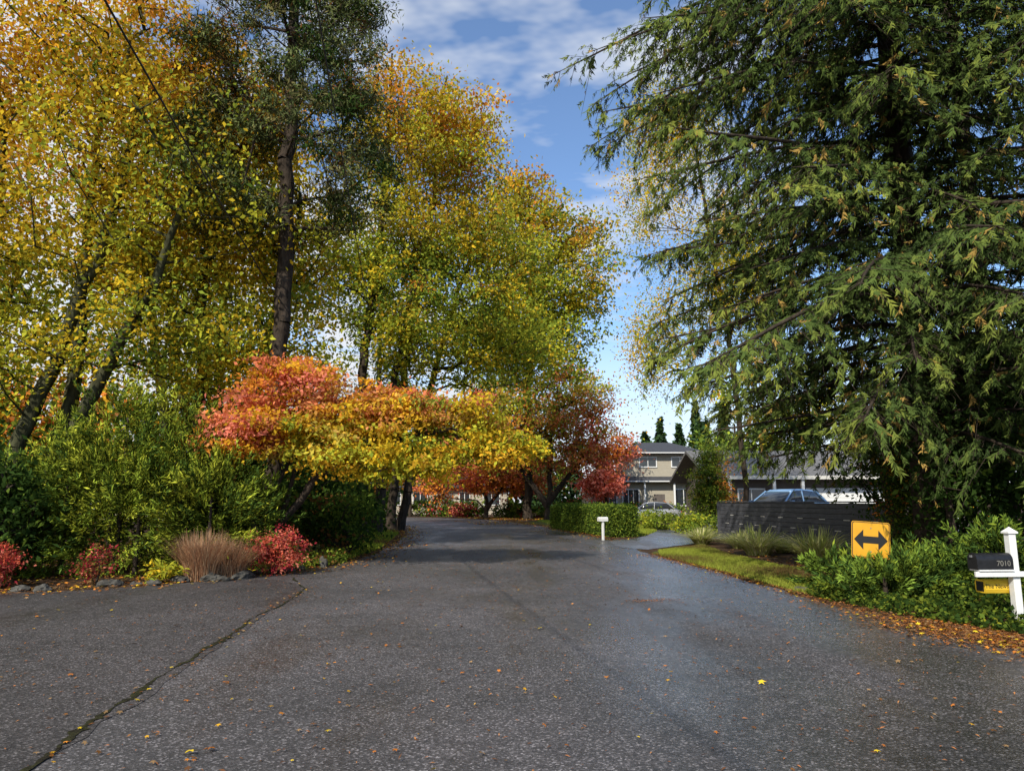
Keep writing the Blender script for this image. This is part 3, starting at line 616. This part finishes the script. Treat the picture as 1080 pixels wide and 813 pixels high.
# ------------------------------------------------------------------ slatted wall / fence
def fence(name,a,b,h=1.5):
    a=np.array(a);b=np.array(b);Ln=np.linalg.norm(b-a); e=empty(name,(a[0],a[1],0),math.atan2(b[1]-a[1],b[0]-a[0]))
    nb=9; bh=h/nb; rng=R0(23)
    for i in range(nb):
        z0_=.04+i*bh; box('board_%d'%i,0,Ln,-.02,.02,z0_,z0_+bh-.012,GREYW,e,.003)
    box('backing',.02,Ln-.02,.03,.05,.03,h-.02,BLK2,e)
    box('cap',-.03,Ln+.03,-.06,.08,h+.045,h+.085,GREYW,e,.004)
    k=0; x=0
    while x<=Ln+.01: box('post_%d'%k,x-.05,x+.05,.055,.15,0,h+.04,GREYW,e,.004); x+=Ln/5; k+=1
    for i in (2,4,6):
        for x in np.arange(.5+(i%4)*.25,Ln-.5,1.35):
            box('pale_slot_strip',x,x+.34,-.024,-.021,.04+i*bh-.03,.04+i*bh-.005,TRIM,e)  # pale strips stand for daylight seen through slots; no gap is cut
    return e
fence('slatted_fence_wall',(8.9,30.8),(10.3,19.2))
fence('slatted_fence_wall',(8.9,30.9),(13.5,32.2))
box('parking_pad',10.2,20,31.2,41,-.05,.32,CONC)

# ------------------------------------------------------------------ car
def loft(name,rings,mat,parent,close=True,smooth=True,bevel=0):
    V=[p for r in rings for p in r]; k=len(rings[0]); F=[]
    for i in range(len(rings)-1):
        for j in range(k):
            F.append((i*k+j,i*k+(j+1)%k,(i+1)*k+(j+1)%k,(i+1)*k+j))
    if close: F+=[tuple(range(k))[::-1],tuple(range((len(rings)-1)*k,len(rings)*k))]
    return mesh_py(name,V,F,mat,parent,bevel,smooth)
def car(name,loc,rz,paint,sc=1.0):
    e=empty(name,loc,rz,sc)
    st=[(-2.25,.68,.42,.72),(-2.18,.80,.30,.86),(-1.9,.88,.24,.95),(-1.2,.90,.22,.97),(0,.91,.22,.94),(.9,.90,.22,.92),(1.5,.88,.24,.86),(2.0,.82,.28,.76),(2.2,.72,.36,.66),(2.28,.60,.42,.58)]
    rg=[]
    for x,w_,zl,zb in st:
        rg.append([(x,-w_*.9,zl),(x,-w_,zl+.12),(x,-w_*1.01,(zl+zb)/2),(x,-w_*.97,zb-.08),(x,-w_*.86,zb),(x,0,zb+.03),(x,w_*.86,zb),(x,w_*.97,zb-.08),(x,w_*1.01,(zl+zb)/2),(x,w_,zl+.12),(x,w_*.9,zl)])
    o=loft('body',rg,paint,e)
    gh=[(-2.0,.74,.95,.97),(-1.55,.72,.95,1.30),(-1.1,.68,.95,1.44),(-.3,.66,.93,1.49),(.3,.66,.93,1.46),(.75,.68,.92,1.28),(1.3,.74,.88,.92)]
    rg=[[(x,-w_-.06,zb-.02),(x,-w_*.92,zt-.05),(x,-w_*.78,zt),(x,w_*.78,zt),(x,w_*.92,zt-.05),(x,w_+.06,zb-.02)] for x,w_,zb,zt in gh]
    loft('windows',rg,GLASS,e)
    rf=[(-1.35,.66,1.385),(-1.1,.665,1.45),(-.3,.65,1.505),(.3,.65,1.475),(.5,.65,1.41)]
    loft('roof',[[(x,-w_*.93,zt-.07),(x,-w_*.80,zt+.006),(x,w_*.80,zt+.006),(x,w_*.93,zt-.07),(x,w_*.8,zt-.05),(x,-w_*.8,zt-.05)] for x,w_,zt in rf],paint,e)
    for s in (-1,1):
        def pil(nm,p,q,r=.03):
            V,F=tubes([p],[q],[r],[r],6); mesh_np(nm,V,F,paint,e)
        pil('a_pillar',(1.28,s*.78,.9),(.45,s*.61,1.42)); pil('b_pillar',(-.15,s*.73,.95),(-.2,s*.61,1.45)); pil('c_pillar',(-1.75,s*.76,.95),(-1.2,s*.60,1.42),.05)
        box('mirror',.95,1.1,s*.98-.08,s*.98+.08,.92,1.04,paint,e,.02)
        box('headlight',2.0,2.2,s*.62-.14,s*.62+.14,.58,.70,TRIM,e,.03); box('tail_light',-2.25,-2.12,s*.62-.12,s*.62+.12,.66,.82,simple('tail',(.4,.01,.01),.3),e,.02)
        for x in (-1.4,1.42):
            V,F=tubes([(x,s*.74,.33)],[(x,s*.93,.33)],[.33],[.33],24)
            mesh_np('tyre',V,F,TYRE,e,smooth=True)
            for rad,mt,yy in ((.33,TYRE,.93),(.22,RIM,.937)):
                aa=np.arange(24)*2*np.pi/24; Vd=[(x+math.cos(q)*rad,s*yy,.33+math.sin(q)*rad) for q in aa]; mesh_py('wheel_face',Vd,[tuple(range(24))],mt,e)
            V,F=tubes([(x,s*.935,.33)],[(x,s*.945,.33)],[.06],[.05],8); mesh_np('hub',V,F,BLK2,e)
    box('bumper',2.15,2.31,-.6,.6,.32,.5,paint,e,.04); box('grille',2.26,2.315,-.35,.35,.5,.6,BLK2,e,.01); box('licence_plate',-2.275,-2.26,-.16,.16,.5,.6,WHITE,e)
    return e
PB=simple('blue_car_paint',(.22,.38,.60),.25,metal=.2,var=.03,spec=.8); PS=simple('silver_car_paint',(.45,.47,.50),.25,metal=.5,var=.03,spec=.7)
car('parked_car',(13.0,34.2,.42),math.radians(215),PB,1.15)
car('parked_car',(11.0,57,0),math.radians(175),PS)

# ------------------------------------------------------------------ houses
def roof_hip(name,x0,x1,y0,y1,z,h,inset,mat,parent,t=.18):
    ym=(y0+y1)/2
    V=[(x0,y0,z),(x1,y0,z),(x1,y1,z),(x0,y1,z),(x0,y0,z+t),(x1,y0,z+t),(x1,y1,z+t),(x0,y1,z+t),(x0+inset,ym,z+t+h),(x1-inset,ym,z+t+h)]
    F=[(0,3,2,1),(0,1,5,4),(1,2,6,5),(2,3,7,6),(3,0,4,7),(4,5,9,8),(6,7,8,9),(5,6,9),(7,4,8)]
    return mesh_py(name,V,F,mat,parent)
def window(parent,x,z,w_,h,y,div=2):
    box('window_glass',x-w_/2,x+w_/2,y-.03,y-.01,z,z+h,GLASS,parent)
    f=.09
    box('window_frame_top',x-w_/2-f,x+w_/2+f,y-.07,y-.005,z+h,z+h+f,WHITE,parent); box('window_sill',x-w_/2-f,x+w_/2+f,y-.1,y-.005,z-f,z,WHITE,parent)
    box('window_frame_side',x-w_/2-f,x-w_/2,y-.07,y-.005,z+.002,z+h-.002,WHITE,parent); box('window_frame_side',x+w_/2,x+w_/2+f,y-.07,y-.005,z+.002,z+h-.002,WHITE,parent)
    for i in range(1,div):
        xx=x-w_/2+w_*i/div; box('mullion',xx-.03,xx+.03,y-.06,y-.032,z+.002,z+h-.002,WHITE,parent)
h1=empty('two_storey_house',(12.5,66,0))
box('ground_floor_walls',-5.2,6,0,9,0,3.3,TAN,h1); box('upper_floor_walls',-1.8,5,.8,8,3.8,6.0,TAN,h1)
roof_hip('lower_roof',-5.9,6.7,-.8,9.6,3.25,1.3,4.0,ROOFD,h1); roof_hip('upper_roof',-2.5,5.7,.1,8.7,5.9,1.2,2.6,ROOFD,h1)
for x in (.2,3.2): window(h1,x,4.75,1.5,.85,.8,2)
for x,w_ in ((-3.9,1.9),(-1.6,1.4),(3.6,2.2)): window(h1,x,1.2,w_,1.4,0,3)
box('front_door',.5,1.5,-.05,-.005,.1,2.2,DWALL,h1); box('porch_step',0,2,-1.2,-.06,0,.12,CONC,h1)
for x in (-.4,2.3): box('porch_post',x-.08,x+.08,-.6,-.44,0,3.24,WHITE,h1)
box('gutter',-5.92,6.72,-.9,-.81,3.3,3.4,WHITE,h1); box('gutter',-2.52,5.72,0,.09,5.95,6.04,WHITE,h1)
box('chimney',-3.6,-2.7,5,6,4,6.4,ROCK,h1)
h2=empty('ranch_house',(20.3,46,0))
box('walls',-7,9,0,9,0,3.0,DWALL,h2)
V=[(-8,-1.0,2.95),(10,-1.0,2.95),(10,4.5,4.9),(-8,4.5,4.9),(10,10,2.95),(-8,10,2.95)]
V+=[(x,y,z+.2) for x,y,z in V]
mesh_py('roof',V,[(0,3,2,1),(3,5,4,2),(6,7,8,9),(9,8,10,11),(0,1,7,6),(4,5,11,10),(1,2,8,7),(2,4,10,8),(0,6,9,3),(3,9,11,5)],ROOF,h2)
mesh_py('gable_wall',[(-6.98,.02,3.0),(-6.98,8.98,3.0),(-6.98,4.5,4.75)],[(0,2,1)],TAN,h2)
box('garage_door',-1.5,3.5,-.06,-.004,.05,2.4,WHITE,h2)
for i in range(1,4): box('garage_panel_line',-1.5,3.5,-.066,-.062,.05+i*.58,.08+i*.58,TRIM,h2)
for x in (-6.6,-3.8,-2,4,7.5): box('carport_post',x-.09,x+.09,-.9,-.72,0,2.94,WHITE,h2)
window(h2,-5,1.1,1.6,1.2,0,2); box('fascia',-8,10,-1.04,-1.003,2.93,3.16,TRIM,h2)
h3=empty('bungalow_house',(-7.5,86,0),0,1.15)
box('walls',-8,6,0,8,0,2.8,TAN2,h3); roof_hip('roof',-8.8,6.8,-.8,8.8,2.75,1.6,3.5,ROOFD,h3)
for x,w_ in ((-6,1.8),(-3,1.4),(4.4,1.6),(1.6,1.0)): window(h3,x,1.0,w_,1.2,0,2)
box('front_door',-.6,.4,-.05,-.005,.05,2.1,DWALL,h3)
h4=empty('garden_house',(-33,60,0)); box('walls',-5,5,0,8,0,3,TAN,h4); roof_hip('roof',-6,6,-1,9,2.95,1.8,4,ROOFD,h4); window(h4,-2,1,1.8,1.2,0); window(h4,2,1,1.8,1.2,0)

make_tree('photinia_tree',(10.9,39.2,0),[[(0,0,0),(0,0,1.6),(.1,0,3.4)]],[(0,0,2.5,1.15,1.1,1.9),(0,0,3.6,.7,.7,1.0),(.1,0,1.4,1.2,1.1,1.0)],260,.22,65,.12,
  blend(pal(dict(grn=3,lg=2,dg=2)),pal(dict(dor=3,ora=1,grn=1)),lambda P:np.clip(P[:,0]*.5+.12,0,.7)),BARK,r0=.1,seed=111)
shrub('foundation_shrubs',(13,64,0),[(-5,0,.7,1.5,.8,.8),(-2,0,.6,1.2,.8,.7),(1,-.5,.6,1.2,.8,.7),(4.5,0,.8,2,.8,.9)],200,.25,40,.24,pal(dict(grn=3,dg=2,lg=1,dor=.4)),112)
shrub('foundation_shrubs',(3,68,0),[(-3,0,.7,2.2,.9,.9),(0,0,.5,1.5,.8,.6),(2.5,1,.8,2,.8,.9),(-7,4,.8,2,.8,.9),(-11,7,.9,3,.8,1.0)],260,.25,40,.26,pal(dict(grn=3,dg=2,lg=1,crim=.8)),113)
shrub('garden_shrubs',(9.2,36,0),[(0,0,.45,1.2,1.4,.5),(-1,5,.5,1,2,.6)],150,.2,40,.15,pal(dict(lg=3,grn=2,yg=2)),114)
shrub('heather_bush',(-5,72,0),[(0,0,.6,1.2,.6,.6)],50,.22,40,.24,pal(dict(pink=2,crim=2)),115)
make_tree('ornamental_plum_tree',(-10.5,74,0),[[(0,0,0),(0,0,2),(0,0,4.5)]],[(0,0,4.8,3.0,2.4,1.7),(-3,0,4.4,2,2,1.4)],150,.5,60,.3,pal(dict(gold=3,lg=2,yg=2,dor=1)),BARK,r0=.18,seed=116)

# distant trees: one mass
rng=R0(31); PP=[];CC=[];SZ=[]; TB=[]
def dtree(x,y,h,r,kind,n):
    n=int(n*.62)
    if kind=='c':
        t=rng.random(n)**.7; rad=r*t*(.55+.45*np.abs(np.sin((1-t)*22)))*np.sqrt(rng.random(n)); a=rng.uniform(0,6.28,n)
        p=np.stack([x+np.cos(a)*rad,y+np.sin(a)*rad,h*(1-t)+.5],1); K=np.array([C['dg'],(.05,.09,.04),(.035,.07,.03)])
    else:
        nb=14; bc=rng.normal(size=(nb,3))*np.array([r*.5,r*.5,h*.22])+np.array([x,y,h*.58]); k=rng.integers(nb,size=n)
        p=bc[k]+nrm(rng.normal(size=(n,3)))*(rng.random(n)**.4*r*.38)[:,None]; p[:,2]=np.clip(p[:,2],.3,None)
        K=np.array({'g':[C['grn'],C['lg'],C['dg']],'y':[C['yg'],C['gold'],C['lg']],'o':[C['dor'],C['brn'],C['gold']]}[kind])
    PP.append(p); CC.append(K[rng.integers(3,size=n)]*rng.uniform(.7,1.2,size=(n,1))); SZ.append(np.full(n,max(.36,y*.0062))); TB.append((x,y,h*.9,r*.07))
for i in range(26):
    x=-75+i*3.0+rng.normal(); y=rng.uniform(58,95)
    if -22<x<3 and y<98: y=rng.uniform(98,110)
    dtree(x,y,rng.uniform(10,17),rng.uniform(3.5,5.5),rng.choice(['c','g','y','o','g']),3200)
for x in np.arange(4,22,2.6): dtree(x+rng.normal()*.5,rng.uniform(98,112),rng.uniform(7,10),3.2,rng.choice(['c','g']),1800)
for x,h in [(19.5,9),(21,12),(22.3,10),(23.5,14),(26,13),(28.5,16.5),(31,14),(34,17)]: dtree(x,112+rng.normal()*3,h,3.6,'c',4200)
for i in range(16): dtree(30+i*4+rng.normal(),rng.uniform(60,95),rng.uniform(12,22),rng.uniform(3.5,6),rng.choice(['c','g','c','y']),2600)
dtree(27,86,12,5,'g',5000); dtree(31,78,10,4,'g',3000)
for i in range(8): dtree(-48+i*4+rng.normal(),rng.uniform(38,48),rng.uniform(8,12),4,rng.choice(['g','y','c','o']),3500)
for i in range(8): dtree(-15+i*2.6,rng.uniform(98,106),rng.uniform(9,14),4,rng.choice(['g','y','c']),2600)
P=np.concatenate(PP);col=np.concatenate(CC);s=np.concatenate(SZ)
V,F,c=leaf_geo(P,s*rng.uniform(.7,1.3,len(s)),col,rng,.4,1.1)
de=empty('distant_trees'); mesh_np('foliage',V,F,NEEDLE,de,col=c)
TB=np.array(TB); V,F=tubes(np.column_stack([TB[:,0],TB[:,1],0*TB[:,0]]),TB[:,:3],TB[:,3],TB[:,3]*.3); mesh_np('trunks',V,F,BARK,de)

# ------------------------------------------------------------------ signs & mailboxes
def ngon(name,pts,z0_,z1_,mat,parent):
    k=len(pts); V=[(x,z0_,z) for x,z in pts]+[(x,z1_,z) for x,z in pts]
    F=[tuple(range(k)),tuple(range(2*k-1,k-1,-1))]+[((i+1)%k,i,i+k,(i+1)%k+k) for i in range(k)]
    return mesh_py(name,V,F,mat,parent)
def rrect(w_,h,r,n=5):
    out=[]
    for cx,cz,a0 in ((w_/2-r,-h/2+r,-90),(w_/2-r,h/2-r,0),(-w_/2+r,h/2-r,90),(-w_/2+r,-h/2+r,180)):
        for i in range(n): a=math.radians(a0+90*i/(n-1)); out.append((cx+math.cos(a)*r,cz+math.sin(a)*r))
    return out
s=empty('two_way_arrow_sign',(6.22,12.6,.93)); s.rotation_euler=(0,math.radians(4),math.radians(-12))
ngon('plate',rrect(.62,.62,.04),0,.004,YEL,s)
ngon('border_outer',rrect(.60,.60,.035),-.002,-.0005,BLK2,s); ngon('border_inner',rrect(.575,.575,.03),-.004,-.0025,YEL,s)
ar=[(.27,0),(.12,.17),(.12,.06),(-.12,.06),(-.12,.17),(-.27,0),(-.12,-.17),(-.12,-.06),(.12,-.06),(.12,-.17)]
ngon('double_arrow',ar[::-1],-.006,-.0045,BLK2,s)
box('post',-.03,.03,.006,.04,-.95,.25,STEEL,s)
for z in (-.2,.2): box('bolt',-.01,.01,-.012,-.006,z-.01,z+.01,STEEL,s,.003)

DZ=-.12
mb=empty('mailbox',(6.82,9.95,0),math.radians(4))
box('post',-.05,.05,-.05,.05,0,1.16,WHITE,mb,.006)
mesh_py('post_cap',[(-.07,-.07,1.16),(.07,-.07,1.16),(.07,.07,1.16),(-.07,.07,1.16),(-.07,-.07,1.18),(.07,-.07,1.18),(.07,.07,1.18),(-.07,.07,1.18),(0,0,1.25)],[(0,3,2,1),(0,1,5,4),(1,2,6,5),(2,3,7,6),(3,0,4,7),(4,5,8),(5,6,8),(6,7,8),(7,4,8)],WHITE,mb)
mp_=empty('box_assembly',(0,0,DZ)); mp_.parent=mb
box('support_arm',-.60,.22,-.0905,-.052,.71,.78,WHITE,mp_,.004)
box('shelf',-.56,-.06,-.11,.09,.785,.805,WHITE,mp_,.004)
pr=[(-.09,0),(.09,0),(.09,.12)]+[(.09*math.cos(a),.12+.09*math.sin(a)) for a in np.linspace(.2,math.pi-.2,9)]+[(-.09,.12)]
def hull(nm,x0,x1,g,mat):
    rg=[[(x,y*g,.81+z*g if g<=1 else .81+z*g-.004) for y,z in pr] for x in (x0,x1)]
    loft(nm,rg,mat,mp_,True,False)
hull('box_shell',-.56,-.07,1,BLACK); hull('door',-.575,-.562,1.05,BLACK); hull('rear_rim',-.072,-.062,1.03,BLACK)
box('door_handle',-.60,-.577,-.02,.02,.96,.99,STEEL,mp_,.004)
def text(nm,body,size,loc,mat,parent,rot=(math.radians(90),0,0)):
    cu=bpy.data.curves.new(nm,'FONT'); cu.body=body; cu.size=size; cu.extrude=.001; cu.align_x='CENTER'; cu.align_y='CENTER'
    o=bpy.data.objects.new(nm,cu); o.location=loc; o.rotation_euler=rot; cu.materials.append(mat); return link(o,parent)
text('house_number','7010',.10,(-.20,-.0935,.885),simple('number_decal',(.2,.19,.16),.6),mp_)
pr2=[(-.08,0),(.08,0),(.10,.05),(.10,.13),(.07,.17),(-.07,.17),(-.10,.13),(-.10,.05)]
nb_=loft('newspaper_box',[[(x,y,.48+z) for y,z in pr2] for x in (-.38,.12)],YELP,mp_,True,False); no=box('opening_black_panel',-.384,-.3805,-.07,.07,.50,.63,BLK2,mp_)  # flat black panel on the end paints the dark hollow of the box
nb_.location=(0,.16,0); no.location=(0,.16,0)
text('newspaper_label','The News',.08,(-.215,.0575,.57),BLK2,mp_)

m2=empty('mailbox',(3.75,29.9,0),math.radians(25),.85)
box('post',-.05,.05,-.05,.05,0,.9,WHITE,m2,.01)
rg=[[(x,y*1.0,.9+z*1.0) for y,z in pr] for x in (-.25,.25)]
loft('box_shell',rg,WHITE,m2,True,False); box('door',-.265,-.252,-.085,.085,.91,1.05,TRIM,m2)

# ------------------------------------------------------------------ overhead cables
CAB=simple('cable_black',(.02,.02,.022),.6)
def cable(name,a,b,sag,r=.014):
    a=np.array(a,float);b=np.array(b,float); t=np.linspace(0,1,40)[:,None]; P=a+(b-a)*t; P[:,2]-=sag*4*(t*(1-t))[:,0]
    V,F=tubes(P[:-1],P[1:],np.full(39,r),np.full(39,r),6); mesh_np(name,V,F,CAB)
cable('power_line',(-2.0,-10,8.2),(-8.1,25,8.2),.35,.018)
cable('power_line',(.2,-10,9.0),(-5.6,27,9.0),.35,.012)
print('objects',len(bpy.data.objects),'polys',sum(len(m.polygons) for m in bpy.data.meshes))
